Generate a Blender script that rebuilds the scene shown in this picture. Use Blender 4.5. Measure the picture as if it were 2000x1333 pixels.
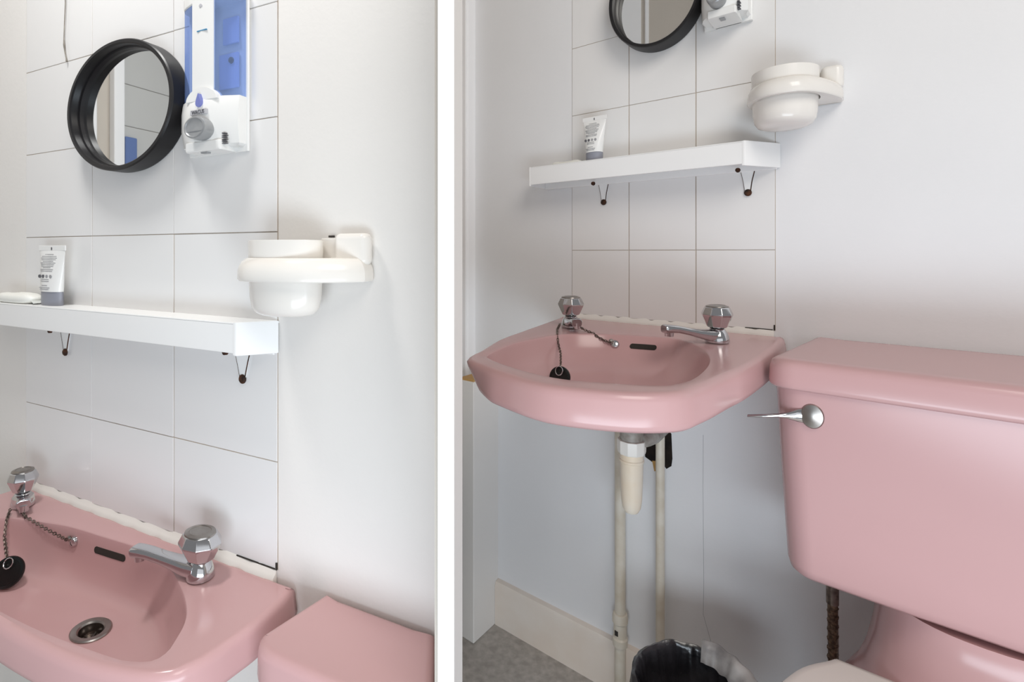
import bpy, bmesh, math, random
from mathutils import Vector, Matrix
random.seed(7)
C = bpy.context.scene.collection
for o in list(bpy.data.objects): bpy.data.objects.remove(o)
sc = bpy.context.scene
PI = math.pi

# ------------------------------------------------------------------ camera, world, lights, exposure
EYE = 0.9213
cam_d = bpy.data.cameras.new('camera'); cam = bpy.data.objects.new('camera', cam_d); C.objects.link(cam)
cam.location = (0, 0, EYE); cam.rotation_euler = (PI/2, 0, 0)
cam_d.sensor_width = 36; cam_d.lens = 18; cam_d.shift_x = 0.05; cam_d.shift_y = -0.087
cam_d.clip_start = 0.01
sc.camera = cam
sc.view_settings.view_transform = 'Standard'; sc.view_settings.look = 'None'
sc.view_settings.exposure = -0.22; sc.view_settings.gamma = 1.0; sc.view_settings.use_curve_mapping = False
wd = bpy.data.worlds.new('world'); sc.world = wd; wd.use_nodes = True
wd.node_tree.nodes['Background'].inputs[0].default_value = (0.98, 0.98, 1.0, 1)
wd.node_tree.nodes['Background'].inputs[1].default_value = 0.30

def area(name, loc, target, size, power, col=(1, 1, 1), size_y=None):
    d = bpy.data.lights.new(name, 'AREA'); d.energy = power; d.color = col; d.size = size
    if size_y: d.shape = 'RECTANGLE'; d.size_y = size_y
    o = bpy.data.objects.new(name, d); C.objects.link(o); o.location = loc
    o.rotation_euler = (Vector(target) - Vector(loc)).to_track_quat('-Z', 'Y').to_euler()
    return o

# ------------------------------------------------------------------ the two bathroom corners (frames of reference)
class Frame:
    def __init__(s, X, Y, Z, th):
        s.O = Vector((X, Y, Z)); s.th = th
        s.R = Matrix.Rotation(-th, 3, 'Z')
    def w(s, u, n, z): return s.O + s.R @ Vector((u, -n, z))
L = Frame(-0.23798, 0.66641, EYE-0.12368, 0.45102); L.tw = 0.20578
R = Frame(0.54862, 0.89235, EYE+0.1537, 0.70074); R.tw = 0.13076
W = Frame(0, 0, 0, 0)

area('ceiling_lamp_left', L.w(-0.28, 0.30, 1.12), L.w(-0.24, 0.05, -0.2), 0.18, 8.6, (1, 0.99, 0.97))
area('ceiling_lamp_right', R.w(0.85, 1.15, 0.95), R.w(0.15, 0.0, 0.05), 0.8, 15.5, (1.0, 0.94, 0.87))
area('front_fill_light', (0.40, -1.20, 0.75), (0.25, 1.0, 0.50), 2.0, 6.5, (0.92, 0.96, 1.0), 1.3)  # broad fill added behind the camera, no actual window
area('low_fill_light', (0.06, -0.36, 0.38), (0.14, 1.1, 0.25), 1.0, 12.0, (0.79, 0.90, 1.0), 0.42)  # low fill added to lift the wall under the right basin, no actual doorway

# ------------------------------------------------------------------ materials
def lin(c): return tuple(((x/255)/12.92 if x/255 <= .04045 else (((x/255)+.055)/1.055)**2.4) for x in c)
def mat(name, rgb, rough=.4, metal=0, spec=.5, noise=0, nscale=8, bump=0, bscale=60, rgb2=None, coat=0, trans=0, ior=1.45):
    m = bpy.data.materials.new(name); m.use_nodes = True
    nt = m.node_tree; b = nt.nodes['Principled BSDF']
    c = lin(rgb)+(1,)
    b.inputs['Base Color'].default_value = c
    b.inputs['Roughness'].default_value = rough; b.inputs['Metallic'].default_value = metal
    b.inputs['Specular IOR Level'].default_value = spec
    b.inputs['Coat Weight'].default_value = coat
    b.inputs['Transmission Weight'].default_value = trans; b.inputs['IOR'].default_value = ior
    tc = nt.nodes.new('ShaderNodeTexCoord')
    if noise or rgb2:
        nz = nt.nodes.new('ShaderNodeTexNoise'); nz.inputs['Scale'].default_value = nscale; nz.inputs['Detail'].default_value = 6
        nt.links.new(tc.outputs['Object'], nz.inputs['Vector'])
        rp = nt.nodes.new('ShaderNodeValToRGB')
        rp.color_ramp.elements[0].position = .35; rp.color_ramp.elements[1].position = .68
        c2 = lin(rgb2)+(1,) if rgb2 else tuple(x*(1-noise) for x in c[:3])+(1,)
        rp.color_ramp.elements[0].color = c2; rp.color_ramp.elements[1].color = c
        nt.links.new(nz.outputs['Fac'], rp.inputs['Fac']); nt.links.new(rp.outputs['Color'], b.inputs['Base Color'])
    if bump:
        nb = nt.nodes.new('ShaderNodeTexNoise'); nb.inputs['Scale'].default_value = bscale; nb.inputs['Detail'].default_value = 4
        nt.links.new(tc.outputs['Object'], nb.inputs['Vector'])
        bp = nt.nodes.new('ShaderNodeBump'); bp.inputs['Strength'].default_value = bump; bp.inputs['Distance'].default_value = .002
        nt.links.new(nb.outputs['Fac'], bp.inputs['Height']); nt.links.new(bp.outputs['Normal'], b.inputs['Normal'])
    return m
M = {}
M['tile'] = mat('white_glazed_tile', (229, 228, 227), .22)
M['grout'] = mat('aged_grout', (182, 175, 167), .9, rgb2=(172, 156, 138), nscale=14)
M['wall'] = mat('painted_wall', (232, 229, 225), .55, noise=.03, nscale=5, bump=.12, bscale=120)
M['wall_cool'] = mat('cool_painted_wall', (231, 231, 232), .55, noise=.03, nscale=5, bump=.12, bscale=120)
M['white_trim'] = mat('white_gloss_paint', (246, 246, 247), .4, bump=.03, bscale=40)
M['base'] = mat('cream_gloss_paint', (234, 226, 217), .35, rgb2=(226, 213, 200), nscale=9)
M['board'] = mat('bright_white_board', (255, 255, 255), .6)
M['grey_tile'] = mat('grey_tile', (200, 200, 198), .25)
M['beige'] = mat('beige_wall', (200, 192, 182), .6)
M['floor'] = mat('grey_vinyl', (186, 181, 175), .55, rgb2=(160, 155, 149), nscale=60)
M['pink'] = mat('pink_vitreous_china', (199, 160, 160), .2, noise=.02, nscale=4)
M['chrome'] = mat('chrome', (205, 205, 207), .09, 1)
M['steel'] = mat('brushed_steel', (172, 168, 164), .3, 1, rgb2=(140, 132, 126), nscale=30)
M['dark_metal'] = mat('tarnished_metal', (150, 136, 128), .35, .85, rgb2=(96, 84, 78), nscale=90)
M['rust'] = mat('rust', (86, 50, 28), .8, rgb2=(30, 19, 13), nscale=150)
M['ochre'] = mat('bare_wood', (190, 150, 92), .7)
M['black'] = mat('black_frame', (34, 33, 35), .38, noise=.35, nscale=20, spec=.4)
M['rubber'] = mat('black_rubber', (14, 18, 18), .3)
M['mirror'] = mat('mirror_glass', (226, 228, 228), .015, 1)
M['plastic'] = mat('white_plastic', (236, 236, 234), .2)
M['shelfp'] = mat('white_shelf_plastic', (240, 240, 239), .32)
M['grey_plastic'] = mat('silver_plastic', (168, 170, 172), .32, .35, noise=.1, nscale=90)
M['cup'] = mat('ivory_plastic', (234, 230, 224), .16)
M['cap'] = mat('grey_cap', (140, 142, 152), .4)
M['ink'] = mat('grey_ink', (160, 160, 162), .6)
M['ink_dark'] = mat('dark_ink', (96, 96, 100), .6)
M['ink_blue'] = mat('blue_ink', (70, 140, 180), .6)
M['drop'] = mat('blue_drop', (120, 128, 190), .3)
M['label'] = mat('silver_label', (188, 188, 192), .4)
M['pipe'] = mat('cream_painted_pipe', (222, 216, 203), .35, rgb2=(208, 198, 180), nscale=30)
M['trap'] = mat('yellowed_plastic', (240, 233, 220), .35, rgb2=(236, 219, 194), nscale=12)
M['trap_white'] = mat('white_trap_nut', (238, 235, 228), .35)
M['grey_pipe'] = mat('grey_waste_pipe', (172, 168, 162), .5, rgb2=(130, 122, 114), nscale=50)
M['hole'] = mat('dark_hole', (38, 28, 22), .95, rgb2=(16, 11, 9), nscale=50)
M['bag'] = mat('black_bin_bag', (17, 17, 20), .25, bump=1.0, bscale=30, spec=.9, rgb2=(66, 64, 68), nscale=13)
M['bag_grey'] = mat('stretched_bag_film', (188, 186, 184), .4, bump=.9, bscale=45, rgb2=(128, 126, 126), nscale=24)
M['hose'] = mat('braided_hose', (128, 104, 84), .5, .3, rgb2=(70, 52, 42), nscale=240)
M['seat'] = mat('white_seat', (232, 228, 222), .22)
M['soap'] = mat('white_soap', (238, 238, 232), .45)
M['film'] = mat('clear_wrapper', (214, 218, 214), .2)
M['sealant'] = mat('white_sealant', (232, 228, 222), .5)
M['grime'] = mat('black_grime', (52, 48, 44), .9)
M['crackm'] = mat('crack_line', (178, 178, 180), .9)
M['cordm'] = mat('dirty_cord', (150, 144, 134), .8, rgb2=(110, 104, 96), nscale=60)
M['blue_panel'] = mat('blue_panel', (100, 122, 172), .6)
M['inner'] = mat('pump_insert', (186, 196, 230), .5)
def blue_glass():
    m = bpy.data.materials.new('translucent_blue_plastic'); m.use_nodes = True; nt = m.node_tree
    b = nt.nodes['Principled BSDF']; out = nt.nodes['Material Output']
    b.inputs['Base Color'].default_value = lin((165, 190, 236))+(1,); b.inputs['Roughness'].default_value = .08
    t = nt.nodes.new('ShaderNodeBsdfTransparent'); t.inputs[0].default_value = lin((198, 213, 245))+(1,)
    mx = nt.nodes.new('ShaderNodeMixShader'); mx.inputs[0].default_value = .24
    nt.links.new(t.outputs[0], mx.inputs[1]); nt.links.new(b.outputs[0], mx.inputs[2]); nt.links.new(mx.outputs[0], out.inputs['Surface'])
    return m
M['blue'] = blue_glass()

# ------------------------------------------------------------------ mesh building (set coordinates u along wall, n out of wall, z up)
class MB:
    def __init__(s): s.v = []; s.f = []
    def loft(s, loops, caps=(True, True), closed=True):
        n = len(loops[0]); b = len(s.v)
        for lp in loops: s.v += [tuple(p) for p in lp]
        for i in range(len(loops)-1):
            for j in range(n if closed else n-1):
                k = (j+1) % n
                s.f.append((b+i*n+j, b+i*n+k, b+(i+1)*n+k, b+(i+1)*n+j))
        if caps[0]: s.f.append(tuple(b+j for j in range(n)))
        if caps[1]: s.f.append(tuple(b+(len(loops)-1)*n+j for j in range(n)))
        return s
    def box(s, u0, u1, n0, n1, z0, z1):
        return s.loft([[(u0, n0, z), (u1, n0, z), (u1, n1, z), (u0, n1, z)] for z in (z0, z1)])
    def prism(s, poly, z0, z1): return s.loft([[(a, b, z) for a, b in poly] for z in (z0, z1)])
    def lathe(s, c, prof, seg=40, su=1, sn=1, caps=(True, True), ph=0):
        return s.loft([[(c[0]+r*su*math.cos(2*PI*j/seg+ph), c[1]+r*sn*math.sin(2*PI*j/seg+ph), c[2]+z) for j in range(seg)] for r, z in prof], caps)
    def lathe_n(s, c, prof, seg=64, su=1, sz=1, caps=(True, True)):   # turned about the wall normal: (radius, n)
        return s.loft([[(c[0]+r*su*math.cos(2*PI*j/seg), c[1]+d, c[2]+r*sz*math.sin(2*PI*j/seg)) for j in range(seg)] for r, d in prof], caps)
    def disc(s, c, ax, prof, seg=40):                                # turned about any axis: (radius, height)
        a = Vector(ax).normalized(); x = a.orthogonal().normalized(); y = a.cross(x); c = Vector(c)
        return s.loft([[c+a*h+(x*math.cos(2*PI*j/seg)+y*math.sin(2*PI*j/seg))*r for j in range(seg)] for r, h in prof])
    def tube(s, pts, rad, seg=12, caps=(True, True)):
        P = [Vector(p) for p in pts]; loops = []; prev = None
        for i, p in enumerate(P):
            t = (P[min(i+1, len(P)-1)]-P[max(i-1, 0)]).normalized()
            x = (prev - t*prev.dot(t)).normalized() if prev is not None else t.orthogonal().normalized()
            prev = x; y = t.cross(x); r = rad[i] if isinstance(rad, (list, tuple)) else rad
            loops.append([p+(x*math.cos(2*PI*j/seg)+y*math.sin(2*PI*j/seg))*r for j in range(seg)])
        return s.loft(loops, caps)
    def build(s, name, m, T, parent=None, angle=35, bevel=0, bseg=3, smooth=True, bang=30):
        me = bpy.data.meshes.new(name); o = Vector(T.origin)
        me.from_pydata([(v[0]-o[0], -(v[1]-o[1]), v[2]-o[2]) for v in s.v], [], s.f); me.update()
        bm = bmesh.new(); bm.from_mesh(me)
        bmesh.ops.remove_doubles(bm, verts=bm.verts, dist=1e-6)
        bmesh.ops.recalc_face_normals(bm, faces=bm.faces)
        if bevel:
            ed = [e for e in bm.edges if len(e.link_faces) == 2 and e.calc_face_angle(0) > math.radians(bang)]
            bmesh.ops.bevel(bm, geom=ed, offset=bevel, segments=bseg, affect='EDGES', profile=.5, clamp_overlap=True)
        bm.to_mesh(me); bm.free()
        if smooth:
            me.polygons.foreach_set('use_smooth', [True]*len(me.polygons)); me.set_sharp_from_angle(angle=math.radians(angle))
        me.materials.append(M[m])
        ob = bpy.data.objects.new(name, me); C.objects.link(ob)
        if smooth: ob.modifiers.new('weighted_normals', 'WEIGHTED_NORMAL').keep_sharp = True
        if parent is not None: ob.parent = parent
        elif T.root is not None: ob.parent = T.root
        else:
            ob.location = T.loc; ob.rotation_euler = (0, 0, -T.F.th)
        return ob
class T:
    """a thing: an Empty at its base, or (solid=True) a single mesh"""
    def __init__(s, F, name, label, cat, origin, group=None, solid=False, kind=None):
        s.F = F; s.origin = origin; s.loc = F.w(*origin); s.root = None; s.meta = (label, cat, group, kind)
        if not solid:
            s.root = bpy.data.objects.new(name, None); C.objects.link(s.root)
            s.root.location = s.loc; s.root.rotation_euler = (0, 0, -F.th); s.root.empty_display_size = .05
            s.tag(s.root)
    def tag(s, o):
        for k, v in zip(('label', 'category', 'group', 'kind'), s.meta):
            if v: o[k] = v
        return o
def structure(F, name, mb, m, origin=(0, 0, 0), **k):
    t = T(F, name, None, None, origin, solid=True, kind='structure')
    o = mb.build(name, m, t, **k); o['kind'] = 'structure'; t.obj = o; return t
def text_part(t, parent, body, size, origin, m, name='lettering', ext=.0003, align='CENTER', sx=1.0):
    """flat lettering standing on the wall-facing plane, reading left to right along u"""
    cu = bpy.data.curves.new('txt', 'FONT'); cu.body = body; cu.size = size; cu.align_x = align; cu.align_y = 'CENTER'; cu.extrude = ext
    tmp = bpy.data.objects.new('txt', cu); C.objects.link(tmp)
    me = bpy.data.meshes.new_from_object(tmp.evaluated_get(bpy.context.evaluated_depsgraph_get()))
    bpy.data.objects.remove(tmp); o = Vector(t.origin)
    for v in me.vertices: v.co = Vector((origin[0]-o[0]+v.co.x*sx, -(origin[1]-o[1])-v.co.z, origin[2]-o[2]+v.co.y))
    me.materials.clear(); me.materials.append(M[m]); ob = bpy.data.objects.new(name, me); C.objects.link(ob); ob.parent = parent; return ob
def catmull(P, sub=8):
    n = len(P); out = []
    for i in range(n):
        p0, p1, p2, p3 = P[i-1], P[i], P[(i+1) % n], P[(i+2) % n]
        for k in range(sub):
            t = k/sub
            out.append(tuple(.5*((2*p1[d])+(-p0[d]+p2[d])*t+(2*p0[d]-5*p1[d]+4*p2[d]-p3[d])*t*t+(-p0[d]+3*p1[d]-3*p2[d]+p3[d])*t**3) for d in (0, 1)))
    return out
def polar(poly, c, N, sc_=(1, 1)):
    """resample a closed outline by direction about c"""
    out = []
    for i in range(N):
        a = 2*PI*i/N; d = (math.cos(a)*sc_[0], math.sin(a)*sc_[1]); best = None
        for j in range(len(poly)):
            p, q = poly[j], poly[(j+1) % len(poly)]
            ex, ey = q[0]-p[0], q[1]-p[1]; den = d[0]*ey-d[1]*ex
            if abs(den) < 1e-14: continue
            wx, wy = p[0]-c[0], p[1]-c[1]
            t_ = (wx*ey-wy*ex)/den; s_ = (wx*d[1]-wy*d[0])/den
            if t_ > 0 and -1e-9 <= s_ <= 1+1e-9 and (best is None or t_ > best): best = t_
        out.append((c[0]+d[0]*best, c[1]+d[1]*best))
    return out
def rrect(u0, u1, n0, n1, r, k=6):
    out = []
    for cx, cy, a0 in ((u1-r, n1-r, 0), (u0+r, n1-r, 90), (u0+r, n0+r, 180), (u1-r, n0+r, 270)):
        for i in range(k+1):
            a = math.radians(a0+90*i/k); out.append((cx+r*math.cos(a), cy+r*math.sin(a)))
    return out
def inset(poly, d):
    n = len(poly); out = []
    A = sum(poly[i][0]*poly[(i+1) % n][1]-poly[(i+1) % n][0]*poly[i][1] for i in range(n)); sg = 1 if A > 0 else -1
    for i in range(n):
        a, b, c = poly[i-1], poly[i], poly[(i+1) % n]
        tx, ty = c[0]-a[0], c[1]-a[1]; l = math.hypot(tx, ty) or 1
        out.append((b[0]-sg*ty/l*d, b[1]+sg*tx/l*d))
    return out

# ------------------------------------------------------------------ structure
ZF = -R.O.z
def tiled_wall(F, name, u0, u1, zt, wm):
    t = structure(F, name, MB().box(u0, u1, -.06, -.0006, -F.O.z, zt), wm)
    w = t.obj
    MB().box(-3*F.tw, 0, -.002, -.0001, -1.94*.15, .75).build('grout', 'grout', t, w)
    g = .0012 if F is L else .0011
    def tile(c, k0, k1):
        b = MB(); u = -3*F.tw+c*F.tw
        b.box(u+g*.8, u+F.tw-g*.8, -.0015, .0010, k0*.15+g/2, k1*.15-g/2)
        return b
    tt = T(F, 'x', None, None, (0, 0, 0), solid=True)
    base = tile(0, 0, 1).build('tile', 'tile', tt, w, bevel=.0006, bseg=2); cut = tile(0, -1.94, -1).build('tile', 'tile', tt, w, bevel=.0006, bseg=2)
    first = {id(base.data): 1}
    for c in range(3):
        for r in range(-2, 5):
            if c == 0 and r in (0, -2): continue
            src = cut if r == -2 else base
            o = src.copy(); C.objects.link(o); o.parent = w
            o.location = (c*F.tw, random.uniform(-.00015, .00015), (0 if r == -2 else r*.15))
            o.rotation_euler = (random.uniform(-.001, .001), 0, random.uniform(-.001, .001))
    # grimy open joint under the last tile
    MB().box(-.36*F.tw, -.004, -.0005, .0020, -.2903, -.2888).box(-.0026, -.0006, -.0005, .0020, -.2903, -.281).build('grime_line', 'grime', t, w)
    return t
wl = tiled_wall(L, 'wall_left', -1.06, .2375, .95, 'wall')
wr = tiled_wall(R, 'wall_right', -.80, .62, .80, 'wall_cool')
structure(W, 'floor', MB().box(-1.7, 1.5, -1.8, .25, -.03, 0), 'floor')
# partition between the two corners, its bright end towards the camera
pt = structure(W, 'wall_centre', MB().loft([[(a, -b, z) for a, b in ((-.0225, .44), (-.0075, .44), (-.0335, 1.39), (-.0480, 1.39))] for z in (0, 2.0)]), 'beige')
MB().loft([[(a, -b, z) for a, b in ((-.01935, .43), (-.0056, .43), (-.0058, .444), (-.0196, .444))] for z in (0, 2.0)]).build('end_board', 'board', pt, pt.obj)
for y0, y1 in ((.795, .806), (.818, .93)):
    MB().box(-.0075-(y0-.44)*.0274-.001, -.0075-(y0-.44)*.0274+.0022, -y1, -y0, 0, 2.0).build('casing_strip', 'white_trim', pt, pt.obj, bevel=.001)
# wall with a door casing that the left mirror looks back at
sw = structure(L, 'wall_side', MB().box(-1.12, -1.06, -.06, .95, -L.O.z, 1.3), 'beige')
MB().box(-1.06, -1.045, .30, .378, -L.O.z, 1.3).build('door_casing', 'white_trim', sw, sw.obj, bevel=.003)
MB().box(-1.06, -1.035, .418, .448, -L.O.z, 1.3).build('door_casing', 'white_trim', sw, sw.obj, bevel=.003)
for i in range(3):
    for j in range(9):
        MB().box(-1.06, -1.056, .455+i*.17, .455+i*.17+.1685, .0+j*.125, .0+j*.125+.1235).build('tile', 'grey_tile', sw, sw.obj, bevel=.001, bseg=1)
MB().box(-1.06, -1.04, .452, .487, .25, .465).build('panel', 'blue_panel', sw, sw.obj, bevel=.003)
# door casing and pipe boxing at the left of the right-hand wall
tr = structure(R, 'trim_1', MB().box(-.83, -.669, -.002, .030, ZF, .8), 'white_trim', bevel=.002)
for a, b, h in ((-.686, -.670, .037), (-.702, -.693, .034), (-.731, -.718, .036)):
    MB().box(a, b, .028, h, ZF, .8).build('moulding', 'white_trim', tr, tr.obj, bevel=.002)
bx = structure(R, 'trim_2', MB().box(-.6435, -.5958, -.002, .098, ZF, -.4605), 'wall', bevel=.0025)
MB().box(-.6425, -.600, .0, .094, -.4605, -.4565).build('bare_edge', 'ochre', bx, bx.obj)
structure(R, 'baseboard_right', MB().loft([[(-.5955, a, b), (-.02, a, b)] for a, b in ((-.002, ZF), (.014, ZF), (.014, -.978), (.011, -.969), (-.002, -.967))], caps=(False, False), closed=False), 'base')
# hairline crack in the paint
cr = []
for a, b in ((.0, 0),): pass
MB().tube([(-.118, -.0006, -.50), (-.1185, -.0006, -.60), (-.117, -.0006, -.78), (-.118, -.0006, -.84), (-.10, -.0006, -.90), (-.085, -.0006, -.955)], .0004, 5).build('crack', 'crackm', wr, wr.obj)

# ------------------------------------------------------------------ wash basins
def basin(F, label, outer, inner, oc, ic, drain, rd, dn, depth, tuck=(-9, 1, 0)):
    ZR = -.30
    t = T(F, 'wash_basin', label, 'basin', (oc[0], 0, ZR), group='pink wash basins')
    N = 220
    out = polar(catmull(outer), oc, N); inn = polar(catmull(inner), ic, N, (1, .5))
    # align indices: sample inner by the same directions as outer
    sx = 1; inn = polar(catmull(inner), ic, N); out = polar(catmull(outer), ic, N)
    def cen(p, s, z): return [(ic[0]+(a-ic[0])*s, max(0, ic[1]+(b-ic[1])*s), z) for a, b in p]
    nrm = inset(out, 1.0)
    def grow(p, d, z):                                            # moved in by d, the low edge tucking under more at the left end
        r = []
        for (a, b), (c, e) in zip(p, nrm):
            k = max(0, min(1, (tuck[0]-a)/tuck[1])); q = d+tuck[2]*k*k*(3-2*k)*max(0, ZR-.004-z)/.038
            r.append((a+(c-a)*q, max(0, b+(e-b)*q), z))
        return r
    def lerp(f, z): return [(a+(drain[0]+rd*math.cos(2*PI*i/N)-a)*f, b+(drain[1]+rd*dn*math.sin(2*PI*i/N)-b)*f, z) for i, (a, b) in enumerate(inn)]
    lo = []
    outT = [(a, b) for a, b, c_ in grow(out, .010, ZR-.0425)]
    for s, z in (((.12, -.112), (.3, -.108), (.5, -.098), (.68, -.082), (.84, -.056), (.93, -.044)) if depth > .07 else ((.12, -.084), (.3, -.079), (.5, -.066), (.68, -.055), (.84, -.047), (.93, -.0435))): lo.append(cen(outT, s, ZR+z))
    lo += [grow(out, .010, ZR-.0425), grow(out, .004, ZR-.0415), grow(out, .0005, ZR-.038), grow(out, .0, ZR-.033), grow(out, .0008, ZR-.024), grow(out, .0022, ZR-.0105),
           grow(out, .0042, ZR-.0048), grow(out, .0075, ZR-.0015), grow(out, .012, ZR)]
    mid = [(a[0]*.3+b[0]*.7, max(0, a[1]*.3+b[1]*.7), ZR-.0015) for a, b in zip(out, inn)]
    lo.append(mid)
    for f, z in ((-.012, -.0022), (.0, -.004), (.012, -.0085), (.03, -.018), (.06, -.030), (.11, -.045), (.18, -.058), (.28, -.069), (.42, -.077), (.6, -.081), (.8, -.0835), (1, -.085)):
        lo.append(lerp(f, ZR+z*depth/.085 if z < -.01 else ZR+z))
    b = MB().loft(lo, caps=(True, False)).build('bowl', 'pink', t, angle=80)
    # waste fitting
    zd = ZR-depth
    d = MB().lathe((drain[0], drain[1], zd), [(rd*1.03, -.001), (rd*1.03, .0015), (rd*.97, .0026), (rd*.70, .0022), (rd*.62, .0005), (rd*.58, -.012), (rd*.58, -.02)], 48, 1, dn, caps=(False, True)).build('waste', 'steel', t)
    MB().lathe((drain[0], drain[1], zd-.0125), [(rd*.56, -.002), (rd*.56, 0)], 32, 1, dn).build('waste_grate', 'dark_metal', t, d)
    for k in range(3):
        a = k*PI/3
        MB().box(drain[0]-rd*.5, drain[0]+rd*.5, drain[1]-.0016, drain[1]+.0016, zd-.012, zd-.010).build('grate_bar', 'steel', t, d) if k == 0 else \
        MB().tube([(drain[0]-rd*.5*math.cos(a), drain[1]-rd*.5*dn*math.sin(a), zd-.011), (drain[0]+rd*.5*math.cos(a), drain[1]+rd*.5*dn*math.sin(a), zd-.011)], .0016, 6).build('grate_bar', 'steel', t, d)
    t.bowl = b; t.depth = depth
    # sealant bead against the tiles
    u0, u1 = outer[0][0], outer[-1][0]
    wv = lambda i: 1+.16*math.sin(i*1.7)+.1*math.sin(i*2.9+1)
    MB().loft([[(-3.0*F.tw+i*(3.0*F.tw-.002)/40, n_, ZR+z_) for n_, z_ in ((.0002, -.012), (.0075*wv(i)*F.tw/.17, -.010), (.0070*wv(i)*F.tw/.17, .0006), (.0040*wv(i), .0040), (.0014, .0098*wv(i+3)), (.0002, .0102*wv(i+3)))] for i in range(41)]).build('sealant_bead', 'sealant', t, angle=70)
    # overflow slot: found on the back slope of the bowl
    return t
def on_bowl(t, u, z):
    """n of the bowl's back slope at (u, z)"""
    o = t.origin
    ok, loc, nor, idx = t.bowl.ray_cast(Vector((u-o[0], -(.16*t.far-o[1]), z-o[2])), Vector((0, 1, 0)))
    return (-loc.y+o[1], Vector((nor.x, -nor.y, nor.z))) if ok else (.05, Vector((0, 1, .3)))
def slot(t, u0, u1, z, h):
    pts = []; K = 14
    loops = []
    for d in (-.004, .0007):
        lp = []
        for i in range(2*K):
            a = 2*PI*i/(2*K); ca, sa = math.cos(a), math.sin(a)
            uu = (u0+u1)/2+((u1-u0)/2-h)*(1 if ca > .01 else -1 if ca < -.01 else 0)+h*ca; zz = z+h*sa
            n, no = on_bowl(t, uu, zz); lp.append((uu, n+d, zz))
        loops.append(lp)
    MB().loft(loops).build('overflow_slot', 'grime', t)

bL = basin(L, 'pink wash basin in the left corner, bowl and round steel waste in view',
    [(.0325, 0), (.0345, .004), (.0400, .022), (.0428, .052), (.0433, .0775), (.0407, .098), (.0383, .118), (.0351, .136), (.029, .150), (.0206, .163), (-.0067, .179), (-.063, .194), (-.113, .2006), (-.168, .2036),
     (-.211, .2045), (-.29, .205), (-.37, .2045), (-.412, .2036), (-.467, .2006), (-.517, .194), (-.573, .179), (-.601, .163), (-.609, .150), (-.615, .136), (-.622, .10), (-.622, .05), (-.616, .004), (-.613, 0), (-.6, 0), (-.5, 0), (-.4, 0), (-.29, 0), (-.2, 0), (-.1, 0), (.01, 0), (.028, 0)],
    [(-.5158, .078), (-.4876, .068), (-.44, .056), (-.3867, .0455), (-.3075, .0395), (-.2339, .0345), (-.185, .037), (-.1473, .0469), (-.1193, .0569), (-.0841, .0727), (-.0535, .091), (-.0363, .107), (-.0236, .1263), (-.0161, .1411), (-.0190, .156), (-.0408, .1668), (-.0700, .1725),
     (-.1512, .182), (-.2151, .1862), (-.29, .188), (-.36, .187), (-.45, .182), (-.515, .172), (-.555, .155), (-.562, .13), (-.548, .10)],
    (-.25, .11), (-.25, .11), (-.234, .098), .0265, .82, .080)
bL.far = 1.0
bR = basin(R, 'pink wash basin in the right corner, hung over a bottle trap and pipes',
    [(.0175, 0), (.0185, .004), (.020, .05), (.021, .10), (.0210, .20), (.0185, .27), (.0150, .32), (.0095, .36), (.004, .41), (-.0010, .443), (-.0090, .479), (-.0300, .505), (-.0600, .526), (-.111, .546), (-.152, .5485), (-.211, .5325), (-.25, .5185), (-.280, .507), (-.2985, .491), (-.311, .463), (-.3205, .432), (-.3555, .335), (-.3766, .234), (-.4005, .112), (-.4215, .006), (-.4228, 0),
     (-.41, 0), (-.35, 0), (-.28, 0), (-.2, 0), (-.1, 0), (-.03, 0), (.01, 0)],
    [(-.1388, .129), (-.1130, .140), (-.0841, .169), (-.0623, .203), (-.042, .256), (-.0304, .307), (-.0243, .364), (-.0238, .41), (-.0319, .442), (-.0459, .4606), (-.087, .4824), (-.1344, .5005), (-.1831, .4985), (-.2397, .481), (-.2720, .465), (-.2885, .4490), (-.3030, .40), (-.3140, .343), (-.3120, .285), (-.300, .215), (-.2600, .172), (-.2093, .148)],
    (-.19, .32), (-.19, .32), (-.18, .345), .022, 1.3, .066, (-.22, .09, .026))
bR.far = 2.0
slot(bL, -.3267, -.2600, -.3235, .0048)
slot(bR, -.1985, -.1560, -.3195, .0042)

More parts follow.
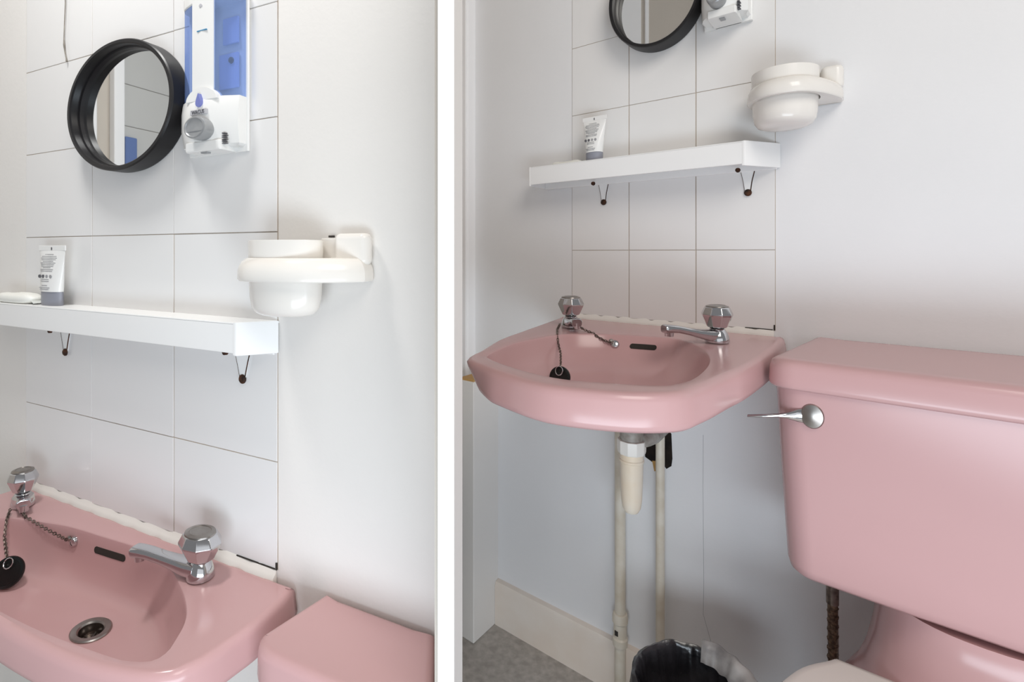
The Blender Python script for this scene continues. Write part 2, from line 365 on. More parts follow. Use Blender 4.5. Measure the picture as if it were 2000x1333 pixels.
# ------------------------------------------------------------------ basin taps
def tap(F, label, c, tip, body_r, sn, hs=(1, 1), zt=-.30):
    t = T(F, 'basin_tap', label, 'tap', (c[0], c[1], zt), group='chrome basin taps')
    u, n = c; Z = zt
    MB().lathe((u, n, Z), [(body_r*1.0, .0), (body_r*1.02, .003), (body_r*.98, .008), (body_r*.86, .015), (body_r*.66, .0205), (body_r*.5, .023)], 36, 1, sn).build('body', 'chrome', t)
    # spout: squarish arm swelling out of the body, dipping then rising to a blunt end
    d = Vector((tip[0]-u, tip[1]-n, 0)); ln = d.length; d.normalize(); sd = Vector((-d.y, d.x, 0)); up = Vector((0, 0, 1))
    loops = []
    for s, h, wv, hv in ((.02, .0105, .0150, .0100), (.18, .0115, .0135, .0092), (.36, .0145, .0108, .0072), (.55, .0185, .0095, .0060), (.75, .0225, .0094, .0060), (.88, .0235, .0097, .0066), (.97, .0232, .0097, .0072), (1.0, .0230, .0085, .0060)):
        p = Vector((u, n, Z+h+tip[2]*s))+d*ln*s
        loops.append([p+sd*(math.copysign(abs(math.cos(a))**.6, math.cos(a))*wv)*(1)+up*(math.copysign(abs(math.sin(a))**.6, math.sin(a))*hv) for a in [2*PI*i/20 for i in range(20)]])
    sp = MB().loft(loops).build('spout', 'chrome', t, angle=50)
    q = Vector((u, n, Z+.0175+tip[2]*.95))+d*ln*.90
    MB().lathe(q, [(.0068, -.006), (.0072, .004)], 20).build('nozzle', 'chrome', t, sp)
    # faceted head
    prof = [(.0125, .0235), (.0150, .0250), (.0226, .0435), (.0228, .0460), (.0186, .0555), (.0176, .0570)]
    hd = MB().lathe((u, n, Z), prof, 9, hs[0], hs[1], ph=.3).build('head', 'chrome', t, angle=12, bevel=.0012, bseg=2, bang=14)
    MB().lathe((u, n, Z), [(.0165, .0565), (.0160, .0585), (.0115, .0600), (.011, .0594), (.003, .0602)], 30, hs[0], hs[1]).build('cap_disc', 'steel', t, hd)
    MB().lathe((u, n, Z), [(.0105, .020), (.0105, .0245)], 24, 1, sn).build('gap_ring', 'rubber', t)
    return t
tap(L, 'chrome tap with faceted head and long spout, right of the left basin', (-.0930, .0425), (-.1900, .0690, 0), .0178, .92, (1.36, 1.02))
tap(L, 'chrome tap wrapped by the plug chain at the left basin', (-.5290, .0440), (-.4860, .0620, -.006), .0172, .92, (1, .92))
tap(R, 'chrome tap with faceted head and long spout beside the pink cistern', (-.0625, .1300), (-.1235, .2020, 0), .0182, 1, (1.06, 1.06))
tap(R, 'chrome tap wrapped by the plug chain at the right basin', (-.3240, .1340), (-.2830, .1870, -.006), .0178, 1, (1.12, 1.1))

# ------------------------------------------------------------------ plugs on chains
def plug(F, label, bt, neck, stay, pc, ax, r, via):
    t = T(F, 'basin_plug', label, 'plug', pc, group='black basin plugs')
    pl = MB().disc(pc, ax, [(r*.80, -.006), (r*.86, -.001), (r*.98, .0), (r, .002), (r*.96, .0042), (r*.80, .0048), (r*.78, .0040), (r*.2, .0042)], 40).build('stopper', 'rubber', t)
    a = Vector(ax).normalized(); top = Vector(pc)+a*.006
    upv = (Vector((0, 0, 1))-a*a.z).normalized()
    ring = [top+upv*(r*.55+.007*math.sin(q))+a.cross(upv)*.006*math.cos(q)+a*.002 for q in [2*PI*i/12 for i in range(13)]]
    MB().tube(ring, .0008, 6).build('ring', 'chrome', t)
    def chain(pts, nm):
        P = [Vector(p) for p in pts]; dense = []
        for i in range(len(P)-1):
            for k in range(20): dense.append(P[i].lerp(P[i+1], k/20))
        dense.append(P[-1])
        Z0 = [max(q.z, surf_z(bt, q.x, q.y)[0]+.0016) for q in dense]
        for it in range(3): Z0 = [sum(Z0[max(0, i-4):i+5])/len(Z0[max(0, i-4):i+5]) for i in range(len(Z0))]
        for q, z_ in zip(dense, Z0): q.z = max(z_, surf_z(bt, q.x, q.y)[0]+.0008)
        mb = MB(); acc = 0; last = dense[0]; flip = 0
        for q in dense[1:]:
            seg = (q-last).length; acc += seg
            if acc >= .0033:
                acc = 0; flip ^= 1; tdir = (q-last).normalized(); x = tdir.orthogonal().normalized(); y = tdir.cross(x)
                s_ = x if flip else y
                mb.tube([q+tdir*.0030*math.cos(b)+s_*.0019*math.sin(b) for b in [2*PI*i/8 for i in range(9)]], .0008, 5)
            last = q
        return mb
    c1 = chain(via[0], 'chain'); c2 = chain(via[1], 'chain')
    for cc in (c1, c2):
        o = cc.build('chain', 'dark_metal', t); o['kind'] = 'stuff'
    no = stay[1]
    b = MB().disc(stay[0], no, [(.0075, -.003), (.0078, .001), (.0060, .004), (.0025, .0055)], 24).build('chain_stay', 'chrome', t)
    MB().disc(Vector(stay[0])+Vector((-.0055, .003, .005)), no, [(.0035, 0), (.0042, .002), (.002, .004)], 14).build('stay_ring', 'steel', t, b)
    return t
def surf_z(bt, u, n):
    o = bt.origin
    ok, loc, nor, idx = bt.bowl.ray_cast(Vector((u-o[0], -(n-o[1]), .2)), Vector((0, 0, -1)))
    return (loc.z+o[2], Vector((nor.x, -nor.y, nor.z))) if ok else (-9, Vector((0, 0, 1)))
def stay_at(bt, u, z):
    n, no = on_bowl(bt, u, z)
    if no.y < 0: no = -no
    return ((u, n, z), no)
sL = stay_at(bL, -.3730, -.3215); sR = stay_at(bR, -.2225, -.3185)
pL = (-.430, .1045, -.352); pR = (-.2500, .308, -.354)
plug(L, 'round black plug hanging on a chain in the left basin', bL, None, sL, pL, (.48, .70, .45), .0215,
     [[(-.5160, .066, -.2915), (-.500, .078, -.302), (-.478, .090, -.318), (-.4500, .0985, -.340), (-.440, .1045, -.346)],
      [(-.5120, .0600, -.2905), (-.475, .0640, -.2985), (-.425, .0600, -.308), (-.395, sL[0][1]+.008, -.316), (-.377, sL[0][1]+.005, -.3195)]])
plug(R, 'round black plug hanging on a chain in the right basin', bR, None, sR, pR, (.12, .93, .25), .0175,
     [[(-.338, .150, -.2915), (-.325, .185, -.300), (-.305, .22, -.315), (-.276, .26, -.326), (-.252, .303, -.341)],
      [(-.308, .150, -.2890), (-.285, .160, -.297), (-.255, .170, -.306), (-.2265, sR[0][1]+.008, -.3165)]])

# ------------------------------------------------------------------ shelves and brackets
def shelf(F, label, u0, u1, u1w, d, nb):
    t = T(F, 'wall_shelf', label, 'shelf', ((u0+u1)/2, 0, 0), group='white wall shelves')
    z0, z1 = -.0078, .0345
    poly = [(u0, 0.0), (u1w, 0.0), (u1, d), (u0+(u1w-u1)*.0, d)]
    zs = .0035
    b = MB()
    b.loft([[(a, c, z1-(zs)) for a, c in poly], [(a, c, z1) for a, c in poly]])
    # front lip and right-hand return
    b.loft([[(a, c, z) for a, c in ((u0, d-.0045), (u1-.003, d-.0045), (u1, d), (u0, d))] for z in (z0+.003, z1-.0005)])
    b.build('board', 'shelfp', t, bevel=.0012, bseg=2)
    MB().loft([[(a, c, z) for a, c in ((u1w-.004, .0012), (u1w, .0012), (u1+.0006, d+.0004), (u1-.005, d+.0004))] for z in (z0, z1+.0006)]).build('end_cap', 'shelfp', t, bevel=.0018, bseg=2)
    MB().loft([[(a, c, z) for a, c in ((u0-.0006, .0012), (u0+.004, .0012), (u0+.004, d+.0004), (u0-.0006, d+.0004))] for z in (z0, z1+.0006)]).build('end_cap', 'shelfp', t, bevel=.0018, bseg=2)
    MB().box(u0+.004, u1w-.005, .0012, .006, z0-.002, z1-.004).build('wall_rail', 'shelfp', t, bevel=.001, bseg=1)
    for ub, hw in nb:
        v = MB().loft([[(ub-hw, a, .020), (ub+hw, a, .020), (ub+hw*.85, a, -.010), (ub+.004, a, -.050), (ub, a, -.0535), (ub-.004, a, -.050), (ub-hw*.85, a, -.010)] for a in (.0012, .0035)]).build('bracket', 'shelfp', t, bevel=.0006, bseg=1)
        MB().tube([(ub+hw*.9, .0042, -.008), (ub+hw*.55, .0042, -.028), (ub+.0045, .0042, -.047)], .0008, 6).build('rusty_edge', 'rust', t, v)
        MB().tube([(ub-hw*.9, .0042, -.008), (ub-hw*.55, .0042, -.028), (ub-.0045, .0042, -.046)], .0003, 6).build('rusty_edge', 'rust', t, v)
        MB().lathe_n((ub+.0005, .0033, -.0475), [(.0062, 0), (.0062, .0016), (.0045, .0032), (.001, .0034)], 20).build('rusty_screw', 'rust', t, v)
        MB().lathe_n((ub-hw*.8, d*.45, -.0095), [(.0042, 0), (.0038, .004)], 14).build('rusty_screw', 'rust', t, v)
    return t
shelf(L, 'white wall shelf under the mirror in the left corner, seen from above', -.715, -.031, .003, .040, [(-.484, .0170), (-.0605, .0170)])
shelf(R, 'white wall shelf in the right corner, seen from below', -.462, -.0345, .008, .068, [(-.316, .0125), (-.0425, .0125)])

# ------------------------------------------------------------------ toothpaste-like tubes and soap on the shelf
def cream_tube(F, label, u, n, wtop, wbot, z0, z1, zc, dn):
    t = T(F, 'cream_tube', label, 'tube', (u, n, z0), group='tubes on the shelves')
    loops = []
    for s in [i/14 for i in range(15)]:
        w = (wbot+(wtop-wbot)*s)/2; d = dn*(1-s**1.6)+.0007; z = zc+(z1-.008-zc)*s
        loops.append([(u+w*math.copysign(abs(math.cos(a))**.8, math.cos(a)), n+d*math.sin(a), z) for a in [2*PI*i/28 for i in range(28)]])
    tb = MB().loft(loops).build('tube_body', 'plastic', t, angle=60)
    MB().box(u-wtop/2-.001, u+wtop/2+.001, n-.0009, n+.0009, z1-.0085, z1).build('crimped_end', 'plastic', t, bevel=.0004, bseg=1)
    MB().lathe((u, n, 0), [(wbot*.5, z0), (wbot*.515, z0+.002), (wbot*.515, zc-.001), (wbot*.49, zc)], 28, 1, dn/(wbot*.5)*.98).build('cap', 'cap', t)
    k = wtop/.078
    def nf(z): s = (z-zc)/(z1-.008-zc); return n+dn*(1-max(0, s)**1.6)+.0010
    rows = [(.118, .5), (.1145, .86), (.1115, .92), (.1085, .84), (.1055, .6), (.1025, .86), (.0995, .76), (.0965, .7), (.094, .44), (.0905, .72), (.0875, .66), (.0725, .44), (.069, .46), (.0615, .32), (.0575, .6), (.0545, .5)]
    pb = MB(); 
    for z, f in rows:
        z = zc+(z-.050)*(z1-zc)/(.1345-.050); wd = f*.052*k
        x = -wd/2-.004*k
        while x < wd/2-.004*k:
            l = random.uniform(.002, .006)*k; l = min(l, wd/2-.004*k-x+.0002)
            pb.box(u+x, u+x+l, nf(z)-.0014-abs(x)*.03, nf(z)+.0002-abs(x)*.03, z-.00055, z+.00055); x += l+.0007*k
    o = pb.build('small_print', 'ink', t, tb, smooth=False); o['kind'] = 'stuff'
    for i in range(4):
        z = zc+(.078-.050)*(z1-zc)/(.1345-.050)
        MB().lathe_n((u-.0215*k+i*.0110*k, nf(z)-.0012, z), [(.0036*k, 0), (.0036*k, .0013), (.0022*k, .0014)], 14, 1, .8/k if k < 1 else .8).build('icon', 'ink_dark' if i < 2 else 'ink', t, tb)
    MB().box(u-.0016*k, u+.0016*k, n+.0008, n+.0013, z1-.0075, z1-.003).build('crimp_mark', 'ink_dark', t)
    return t
cream_tube(L, 'white squeeze tube with grey cap standing on the left shelf', -.4870, .0215, .0780, .0550, .0347, .1345, .0575, .0095)
cream_tube(R, 'white squeeze tube with grey cap standing on the right shelf', -.3170, .045, .0510, .0350, .0347, .1275, .0520, .014)
def soap(F, label, u, n, z, w, d, h, m):
    t = T(F, 'wrapped_soap', label, 'soap', (u, n, z), group='wrapped soaps')
    prof = [(.80, 0), (.95, .2), (1, .45), (.96, .72), (.82, .92), (.55, 1.0)]
    MB().loft([[(u+w*s*math.copysign(abs(math.cos(a))**.55, math.cos(a)), n+d*s*math.copysign(abs(math.sin(a))**.6, math.sin(a)), z+h*q+.001*math.sin(a*3)*q) for a in [2*PI*i/32 for i in range(32)]] for s, q in prof]).build('bar', m, t, angle=70)
    MB().loft([[(u+w*.98, n-d*.6*s, z+h*.35-.004*(1-s)), (u+w*1.22, n-d*.9*s, z+h*.15), (u+w*1.25, n+d*.8*s, z+h*.12), (u+w*.98, n+d*.6*s, z+h*.4)] for s in (.9, 1)], caps=(True, True)).build('wrapper_end', 'film', t)
    return t
soap(L, 'white wrapped soap bar at the left end of the left shelf', -.590, .0215, .0347, .058, .0165, .0165, 'soap')
soap(R, 'flat wrapped soap lying left of the tube on the right shelf', -.385, .034, .0347, .036, .014, .0085, 'soap')

# ------------------------------------------------------------------ round mirrors
def mirror(F, label, c, ru, rz, d):
    t = T(F, 'wall_mirror', label, 'mirror', (c[0], 0, c[1]), group='round black-framed mirrors')
    k = rz
    MB().lathe_n((c[0], .0013, c[1]), [(.84, .0), (.985, .0), (1.0, d*.15), (1.0, d*.93), (.985, d), (.945, d), (.925, d*.93), (.930, d*.56), (.905, d*.53), (.893, d*.34), (.86, d*.33)], 96, ru, rz, caps=(False, False)).build('frame', 'black', t, angle=30)
    MB().lathe_n((c[0], .0013, c[1]), [(.90, d*.12), (.90, d*.35), (.001, d*.35)], 96, ru, rz).build('glass', 'mirror', t)
    return t
mirror(L, 'round black-framed mirror in the left corner, whole frame in view', (-.2985, .3450), .1310, .0985, .028)
mirror(R, 'round black-framed mirror cut by the top edge in the right corner', (-.1990, .3440), .0885, .1000, .042)

# ------------------------------------------------------------------ soap dispensers
def dispenser(F, label, ur, su, sn, ku):
    t = T(F, 'soap_dispenser', label, 'dispenser', (ur-.055*su, 0, .25), group='wall soap dispensers')
    U = lambda u: ur+(u+.048)*su
    N_ = lambda n: .0013+n*sn
    def sec(k=1.0, grow_=0, n0=.004):
        P = [(-.165-grow_, n0), (-.165-grow_, .0105*k), (-.158, .0165*k+grow_), (-.147, .0205*k+grow_), (-.130, .0248*k+grow_), (-.108, .0265*k+grow_), (-.087, .0248*k+grow_), (-.070, .0205*k+grow_), (-.0590, .0165*k+grow_), (-.0515+grow_, .0145*k), (-.0515+grow_, n0)]
        return [(U(a), N_(b)) for a, b in P]
    MB().loft([[(U(a), N_(b), z) for a, b in rrect(-.166, -.0475, 0, .0045, .002, 2)] for z in (.2585, .4775)]).build('back_plate', 'plastic', t, bevel=.0012, bseg=2)
    MB().loft([[(a, b, z) for a, b in sec()] for z in (.318, .462)]).build('reservoir', 'blue', t, angle=25)
    MB().loft([[(a, b, z) for a, b in sec(1.0, .0012, 0)] for z in (.4605, .4785)]).build('top_cover', 'plastic', t, bevel=.003, bseg=3, bang=50)
    # white spine down the middle of the reservoir
    sp = MB().loft([[(U(a), N_(b), z) for a, b in ((-.1292, .0238), (-.129, .0262), (-.108, .0286), (-.0875, .0262), (-.0873, .0238))] for z in (.335, .464)]).build('front_spine', 'plastic', t, angle=30)
    # lower housing: scalloped upper edge, swelling towards the push knob
    lo = []
    for z, g, k in ((.2640, -.006, .85), (.268, .0, 1.05), (.290, .0008, 1.24), (.314, .0010, 1.22), (.3255, .001, 1.12), (.3305, .0008, 1.06)):
        lo.append([(a, b, z) for a, b in sec(k, g)])
    hs = MB().loft(lo).build('housing', 'plastic', t, angle=40)
    MB().loft([[(U(-.108+w*math.cos(a)), N_(n0), 327e-3+.0175*math.sin(a)) for a in [PI*i/20 for i in range(21)]] for n0, w in ((.020, .0315), (.0288, .0305), (.0294, .029))]).build('arched_front', 'plastic', t, hs)
    for sgn in (-1, 1):
        MB().loft([[(U(-.108+sgn*a), N_(b), z) for a, b, z in ((.0208, .0240+e, .335), (.030, .0215+e, .3305), (.0300, .0215+e, .3235), (.0208, .0245+e, .3235))] for e in (0, .0022)]).build('scallop', 'plastic', t, hs)
    # nozzle block
    MB().loft([[(U(a), N_(b), z) for a, b in rrect(-.140, -.070, .002, .030, .004, 3)] for z in (.2585, .272)]).build('nozzle_block', 'plastic', t, hs, bevel=.002, bseg=2, bang=50)
    MB().box(U(-.112), U(-.100), N_(.020), N_(.026), .2565, .2590).build('nozzle_slot', 'grey_plastic', t, hs)
    # push knob
    kz = .2875
    kb = MB().lathe_n((U(-.1035)+ku, N_(.026), kz), [(.0215, 0), (.0215, .0135*sn), (.0205, .0165*sn), (.0180, .0172*sn), (.0165, .0160*sn), (.001, .0150*sn)], 40, su, .70).build('push_knob', 'grey_plastic', t)
    MB().box(U(-.1035)+ku-.0150*su, U(-.1035)+ku+.0150*su, N_(.026+.0145), N_(.026+.0162), kz-.0052, kz-.0044).build('knob_groove', 'grey_plastic', t, kb)
    # blue drop, silver label, logo mark, printed line
    MB().loft([[(U(-.1065)+.0052*su*s_, N_(n0), .3265+zz) for s_, zz in ((0, .0085), (.35, .0045), (.75, .0), (.95, -.003), (.95, -.0058), (.7, -.0082), (.3, -.0096), (-.3, -.0096), (-.7, -.0082), (-.95, -.0058), (-.95, -.003), (-.75, .0), (-.35, .0045))] for n0 in (.028, .0348)]).build('drop_mark', 'drop', t, hs)
    lb = MB().box(U(-.1215), U(-.0905), N_(.028), N_(.0348), .3065, .3130).build('label_plate', 'label', t, hs)
    text_part(t, lb, 'WACUS', .0072, (U(-.106), N_(.0348)+.0003, .3096), 'ink_dark', sx=su*.95)
    MB().lathe_n((U(-.109), N_(.0262), .4545), [(.0030, 0), (.0030, .0028), (.0018, .0030)], 18, su, .8).build('round_lock', 'label', t, sp)
    MB().box(U(-.1165), U(-.0975), N_(.0262), N_(.0289), .4205, .4216).build('printed_line', 'ink_blue', t, sp)
    br = MB()
    for i in range(6):
        br.box(U(-.0705), U(-.0630-.002*(i % 2)), N_(.0225), N_(.0268 if F is L else .0262), .2660+i*.0026, .2660+i*.0026+(.0014 if i % 2 else .0008))
    o = br.build('printed_stripes', 'ink_dark', t, hs); o['kind'] = 'stuff'
    # what shows through the blue plastic
    ins = MB().box(U(-.090), U(-.062), N_(.006), N_(.009), .405, .440).build('pump_insert', 'inner', t)
    MB().box(U(-.098), U(-.062), N_(.006), N_(.0085), .345, .392).build('pump_insert', 'inner', t)
    MB().lathe_n((U(-.074), N_(.0085), .382), [(.0045, 0), (.004, .002)], 14, su, 1).build('fixing_screw', 'dark_metal', t, ins)
    return t
dispenser(L, 'white and blue soap dispenser beside the mirror in the left corner', -.048, 1.0, 1.0, 0)
dispenser(R, 'white soap dispenser cut by the top edge in the right corner', -.034, .68, 2.0, -.006)

# ------------------------------------------------------------------ tumblers in wall holders
def cup_set(F, label_h, label_c, c, ra, rb, ring_a, ring_b, ub0, ub1, bd, grp):
    th = T(F, 'tumbler_holder', label_h, 'holder', (ub0, 0, .10), group='white tumbler holders')
    # teardrop ring reaching from the tumbler back to the wall block
    u, n = c
    K = 72
    def plan(g):
        pts = []; X = ub1+g-u
        for i in range(K):
            a = 2*PI*i/K; ca, sa = math.cos(a), math.sin(a)
            if ca <= 0: x = u+(ring_a+g)*ca; y = n+(ring_b+g)*sa
            else:
                x = u+X*ca
                y = max(.0018, min(n+(ring_b+g)*sa, bd*1.03*(1+sa*5)))
                if sa >= 0: y = bd*1.03+(n+ring_b+g-bd*1.03)*(1-ca**2.8)
            pts.append((x, max(.0018, y)))
        return pts
    hole = [(u+ra*.99*math.cos(2*PI*i/K), n+rb*.99*math.sin(2*PI*i/K)) for i in range(K)]
    ring = []
    for g, z in ((-.010, .0905), (-.002, .0895), (.0, .0915), (.0, .100), (-.0015, .1065), (-.005, .1125), (-.010, .1162)):
        ring.append([(a, b, z) for a, b in plan(g)])
    ring.append([(a, b, .1168) for a, b in [((h[0]*.7+p[0]*.3), (h[1]*.7+p[1]*.3)) for h, p in zip(hole, plan(-.010))]])
    ring += [[(a, b, .1165) for a, b in hole], [(a, b, .0905) for a, b in hole]]
    ring.append(ring[0])
    MB().loft(ring, caps=(False, False)).build('ring', 'cup', th, angle=50)
    blk = MB().loft([[(ub0+(a-ub0)*1, b, z) for a, b in rrect(ub0, ub1, .0018, bd, min(.010, bd*.42), 6)] for z in (.108, .1455)]).build('wall_block', 'cup', th, bevel=.007, bseg=4, bang=40)
    MB().box(ub0-.026, ub0+.004, .0012, bd*.55, .112, .1405).build('back_plate', 'cup', th, bevel=.002, bseg=2)
    MB().box(ub0-.020, ub0-.012, .0008, .003, .1415, .1438).build('grime_mark', 'grime', th)
    tc = T(F, 'tumbler', label_c, 'cup', (u, n, .05), group=grp)
    k = rb/ra
    pr = [(.30, .0480), (.62, .0485), (.78, .0515), (.88, .0585), (.925, .070), (.945, .090), (.96, .112), (.975, .1365), (.965, .1375), (.945, .1367), (.925, .112), (.90, .075), (.82, .062), (.5, .055), (.1, .054)]
    MB().lathe((u, n, 0), [(r*ra, z) for r, z in pr], 56, 1, k).build('beaker', 'cup', tc, angle=60)
cup_set(L, 'white plastic tumbler holder on the wall right of the left shelf', 'white tumbler standing in the left-hand wall holder', (.0490, .0365), .0530, .0325, .0640, .0430, .106, .1540, .020, 'white tumblers')
cup_set(R, 'white plastic tumbler holder on the wall above the pink cistern', 'white tumbler standing in the right-hand wall holder', (.0215, .0600), .0485, .0500, .0530, .0620, .066, .0965, .030, 'white tumblers')

# ------------------------------------------------------------------ pull cord on the left wall
cd = T(L, 'pull_cord', 'thin dirty pull cord hanging on the tiles left of the round mirror', 'cord', (-.485, .004, .45), solid=True)
cd.tag(MB().tube([(-.484, .0035, .62), (-.4843, .0035, .545), (-.4868, .0035, .515), (-.4885, .0035, .488), (-.4878, .0035, .478), (-.4855, .0035, .466), (-.481, .0035, .4535), (-.4800, .0035, .449)], [.0008, .0008, .0008, .0008, .0015, .0009, .0010, .0018], 8).build('pull_cord', 'cordm', cd))

# ------------------------------------------------------------------ pipes and trap below the right basin
def pipe(label, u, n, r, z0, z1, fit):
    t = T(R, 'water_pipe', label, 'pipe', (u, n, z0), group='pipes under the right basin')
    MB().lathe((u, n, 0), [(r, z0), (r, z1)], 24).build('pipe_run', 'pipe', t)
    if fit:
        f = MB().lathe((u, n, 0), [(r, -.962), (r*1.35, -.960), (r*1.42, -.952), (r*1.42, -.945), (r*1.18, -.942), (r*1.2, -.925), (r*1.18, -.915), (r*1.45, -.912), (r*1.45, -.902), (r*1.3, -.895), (r, -.893)], 24).build('coupling', 'pipe', t)
        MB().box(u-.006, u+.001, n+r*1.1, n+r*1.25, -.936, -.926).build('scuff', 'grime', t, f)
    else:
        MB().lathe((u, n, 0), [(r, z1-.028), (r*1.25, z1-.026), (r*1.25, z1)], 24).build('collar', 'pipe', t)
pipe('cream water pipe with a coupling near the floor, left of the trap', -.2715, .022, .0108, ZF, -.40, True)
pipe('plain cream water pipe running down behind the bin', -.1905, .022, .0084, ZF, -.40, False)
tp = T(R, 'bottle_trap', 'yellowed plastic bottle trap hanging under the right basin', 'trap', (-.217, .10, -.64))
ct = (-.2165, .100, 0)
MB().lathe(ct, [(.004, -.6405), (.0120, -.6380), (.0165, -.6300), (.0187, -.615), (.0198, -.585), (.0206, -.555), (.0210, -.545), (.0225, -.5435), (.0225, -.540), (.0212, -.5385), (.0212, -.520)], 36).build('bottle', 'trap', tp)
MB().lathe(ct, [(.0205, -.5290), (.0245, -.5285), (.0258, -.5240), (.0262, -.5060), (.0255, -.5030), (.021, -.503)], 10, ph=.2).build('lock_nut', 'trap_white', tp, bevel=.001, bseg=2, angle=25)
MB().lathe(ct, [(.0205, -.508), (.0215, -.480), (.0235, -.44)], 32).build('tail_piece', 'grey_pipe', tp)
MB().tube([(-.2000, .095, -.505), (-.1940, .080, -.5030), (-.190, .060, -.5025), (-.191, .030, -.5020), (-.193, -.01, -.5020)], [.012, .0135, .014, .014, .014], 24).build('outlet_pipe', 'grey_pipe', tp)
hole = MB().loft([[(u, a, z) for u, z in ((-.2330, -.505), (-.205, -.487), (-.186, -.497), (-.1765, -.512), (-.1745, -.560), (-.1765, -.575), (-.186, -.583), (-.193, -.574), (-.2050, -.572), (-.213, -.577), (-.228, -.570))] for a in (-.002, .0002)])
hole.build('broken_hole', 'hole', wr, wr.obj, smooth=False)
MB().loft([[(u, a, z) for u, z in ((-.2140, -.574), (-.200, -.571), (-.199, -.582), (-.205, -.592), (-.2095, -.594))] for a in (-.002, .0006)]).build('broken_edge', 'ochre', wr, wr.obj, smooth=False)

# ------------------------------------------------------------------ waste bin with black bag
bn = T(R, 'waste_bin', 'small waste bin lined with a crumpled black bag below the right basin', 'bin', (-.071, .232, ZF))
bc = (-.071, .232)
MB().lathe((bc[0], bc[1], 0), [(.062, ZF), (.066, ZF+.004), (.080, -.812), (.082, -.808), (.078, -.808), (.064, ZF+.008), (.02, ZF+.006)], 48).build('bucket', 'rubber', bn)
K = 120; lo = []
for r, z, am in ((.083, -.92, .004), (.0865, -.86, .0035), (.088, -.810, .002), (.0865, -.797, .0015), (.081, -.794, .001), (.075, -.800, .002), (.069, -.84, .005), (.062, -.90, .006), (.054, -.97, .006), (.03, -1.02, .004)):
    lo.append([(bc[0]+(r+am*(math.sin(9*a+r*40)*.5+math.sin(17*a+z*30)*.35+math.sin(31*a)*.25))*math.cos(a), bc[1]+(r+am*(math.sin(9*a+r*40)*.5+math.sin(17*a+z*30)*.35+math.sin(31*a)*.25))*math.sin(a), z+.0015*math.sin(5*a)+.001*math.sin(13*a)) for a in [2*PI*i/K for i in range(K)]])
MB().loft(lo, caps=(False, True)).build('bag', 'bag', bn, angle=70)
lo = []
for r, z in ((.104, -.88), (.1025, -.832), (.099, -.801), (.092, -.786), (.084, -.782), (.075, -.789), (.066, -.808)):
    lo.append([(bc[0]+(r+.0022*math.sin(9*a+1)+.0015*math.sin(21*a+z*40))*math.cos(a), bc[1]+(r+.0022*math.sin(9*a+1)+.0015*math.sin(21*a+z*40))*math.sin(a), z+.002*math.sin(11*a)) for a in [math.radians(-96+118*i/60) for i in range(61)]])
MB().loft(lo, caps=(False, False), closed=False).build('bag_fold', 'bag_grey', bn, angle=70)

# ------------------------------------------------------------------ cisterns and toilet
def cistern_lid(t, plan, z0, z1):
    lo = [[(a, b, z) for a, b in inset(plan, d)] for d, z in ((.008, z0), (.002, z0+.0005), (.0003, z0+.003), (.0, z0+.008), (.0012, z1-.012), (.004, z1-.0055), (.0085, z1-.0018), (.014, z1-.0002), (.024, z1))]
    return MB().loft(lo).build('lid', 'pink', t, angle=60)
def cistern_body(t, plan0, plan1, z0, z1):
    lo = []
    for f, d, z in ((0, .022, z0), (0, .010, z0+.002), (0, .003, z0+.008), (0, .0, z0+.018), (.5, 0, (z0+z1)/2), (1, 0, z1-.001), (1, .004, z1)):
        P = [(a[0]+(b[0]-a[0])*f, a[1]+(b[1]-a[1])*f) for a, b in zip(plan0, plan1)]
        lo.append([(a, max(.0005, b), z) for a, b in inset(P, d)])
    return MB().loft(lo).build('tank', 'pink', t, angle=60)
ci = T(R, 'toilet', 'pink close-coupled toilet with white seat and chrome lever', 'toilet', (.235, .25, ZF))
def plan_r(ul0, ul1, ur0, ur1, nf, r, bulge, k=8):
    """outline with rounded front corners and a slightly bowed front"""
    out = [(ur0, .001), (ur1, nf-r)]
    for i in range(1, k+1):
        a = PI/2*i/k; out.append((ur1-r+r*math.cos(a), nf-r+r*math.sin(a)))
    for i in range(1, 12): 
        f = i/12; out.append((ur1-r+(ul1+r-ur1+r)*f, nf+bulge*math.sin(PI*f)))
    for i in range(0, k+1):
        a = PI/2+PI/2*i/k; out.append((ul1+r+r*math.cos(a), nf-r+r*math.sin(a)))
    out.append((ul0, .001))
    for i in range(1, 8): out.append((ul0+(ur0-ul0)*i/8, .001))
    return out
cistern_lid(ci, plan_r(.052, .0255, .42, .445, .254, .034, .002), -.333, -.2945)
cistern_body(ci, plan_r(.070, .0440, .40, .424, .226, .034, .002), plan_r(.058, .0335, .414, .440, .2485, .034, .002), -.592, -.331)
# flush lever
lv = MB().lathe_n((.0775, .238, -.3635), [(.0125, 0), (.0130, .004), (.0128, .009), (.0116, .011), (.006, .0122), (.001, .0126)], 36, 1.0, 1.25).build('flush_lever', 'steel', ci)
MB().loft([[Vector((u, n, z))+Vector((0, math.cos(a)*hn, math.sin(a)*hz)) for a in [2*PI*i/14 for i in range(14)]] for u, n, z, hn, hz in ((.071, .2455, -.3640, .003, .0105), (.062, .247, -.3655, .003, .0085), (.052, .2500, -.3670, .0035, .0045), (.042, .254, -.3680, .0045, .0026), (.0280, .260, -.3700, .0045, .0022), (.0080, .266, -.3725, .0035, .0016))]).build('lever_arm', 'chrome', ci, lv, angle=50)
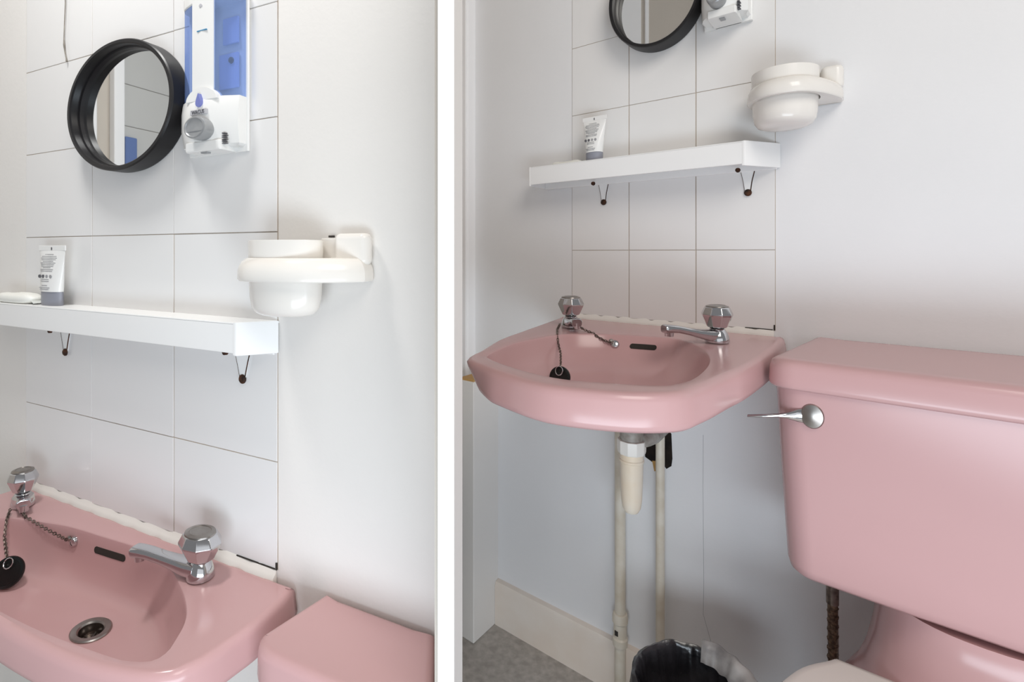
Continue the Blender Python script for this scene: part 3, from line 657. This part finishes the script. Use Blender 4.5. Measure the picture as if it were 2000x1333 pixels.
# pan: neck under the tank flaring to a bowl
uc = .236
def oval(u, n, a, b, k=48, p=1.0, nb=None):
    return [(u+a*math.copysign(abs(math.cos(2*PI*i/k))**p, math.cos(2*PI*i/k)), n+(b if math.sin(2*PI*i/k) > 0 or nb is None else nb)*math.copysign(abs(math.sin(2*PI*i/k))**p, math.sin(2*PI*i/k))) for i in range(k)]
lo = []
for z, u, n, a, b, nb in ((-.598, uc, .12, .095, .10, .10), (-.625, uc, .12, .098, .10, .10), (-.655, uc, .13, .101, .11, .11), (-.690, uc, .15, .109, .15, .13), (-.715, uc, .19, .122, .24, .17), (-.735, uc, .25, .150, .33, .21), (-.755, uc, .29, .160, .33, .20), (-.80, uc, .30, .150, .28, .19), (-.90, uc, .27, .115, .19, .16), (-1.0, uc, .25, .100, .16, .16), (ZF+.01, uc, .25, .112, .18, .18), (ZF, uc, .25, .112, .18, .18)):
    lo.append([(x, y, z) for x, y in oval(u, n, a, b, 48, .85, nb)])
MB().loft(lo).build('pan', 'pink', ci, angle=60)
seat = [(uc-.1420, .2440), (uc-.1365, .2368), (uc-.1280, .2352), (uc-.06, .2330), (uc, .2320), (uc+.06, .2330), (uc+.138, .2360), (uc+.168, .285), (uc+.188, .37), (uc+.180, .46), (uc+.130, .56), (uc, .60), (uc-.130, .56), (uc-.180, .46), (uc-.192, .37), (uc-.172, .29)]
def seat_loft(nm, sc_, z0, z1, m='seat'):
    pl = catmull(seat, 6); q = [(uc+(a-uc)*sc_, .40+(b-.40)*sc_) for a, b in pl]
    return MB().loft([[(a, b, z) for a, b in [(uc+(x-uc)*(1-d/.19), .40+(y-.40)*(1-d/.17)) for x, y in q]] for d, z in ((.004, z0), (.0, z0+.004), (.0, z1-.006), (.003, z1-.0015), (.010, z1))]).build(nm, m, ci, angle=50)
seat_loft('seat_lid', 1.0, -.685, -.6645)
seat_loft('seat', .97, -.706, -.687)
for s in (-.075, .075):
    MB().lathe((uc+s, .222, -.70), [(.020, -.035), (.020, .012), (.016, .018), (.006, .020)], 24).build('seat_hinge', 'seat', ci)
# flexible hose
hs = T(R, 'braided_hose', 'dark braided hose dropping behind the right cistern', 'hose', (.0880, .10, -.95))
MB().tube([(.0875, .10, -.585), (.0878, .10, -.66), (.0888, .10, -.76), (.089, .095, -.88), (.088, .06, -.98), (.088, .02, -1.02), (.088, -.001, -1.03)], .0066, 16).build('hose_run', 'hose', hs)
MB().lathe((.0877, .10, -.60), [(.0080, -.075), (.0080, -.04), (.0075, -.02)], 12).build('hose_ferrule', 'dark_metal', hs)
br = MB()
for k in range(2):
    br.tube([(.0882+.0068*math.cos(i*.55*(1 if k else -1)), .10+.0068*math.sin(i*.55*(1 if k else -1)), -.680-i*.0012) for i in range(170)], .0008, 4)
o = br.build('braid', 'hose', hs); o['kind'] = 'stuff'

cl = T(L, 'toilet_cistern', 'pink toilet cistern lid at the foot of the left wall, right of the basin', 'cistern', (.15, .05, -.59))
def part_edge(n): return .2355+.521*n
def plan_l(ul0, ul1, nf, r, k=8):
    out = [(part_edge(0), .001), (part_edge(nf), nf)]
    for i in range(1, 6): out.append((part_edge(nf)+(ul1+r-part_edge(nf))*i/6, nf))
    for i in range(0, k+1):
        a = PI/2+PI/2*i/k; out.append((ul1+r*1.6+r*1.6*math.cos(a), nf-r+r*math.sin(a)))
    out.append((ul0, .001))
    for i in range(1, 6): out.append((ul0+(part_edge(0)-ul0)*i/6, .001))
    return out
lo = [[(a, b, z) for a, b in inset(plan_l(.0785, .0610, .1065, .024), d)] for d, z in ((.006, -.338), (.001, -.336), (.0, -.330), (.0008, -.305), (.003, -.299), (.007, -.2962), (.012, -.295))]
MB().loft(lo).build('lid', 'pink', cl, angle=60)
MB().loft([[(a, b, z) for a, b in inset(plan_l(.082, .066, .0985, .024), d)] for d, z in ((.010, -.592), (.002, -.585), (.0, -.57), (.0, -.337))]).build('tank', 'pink', cl, angle=60)
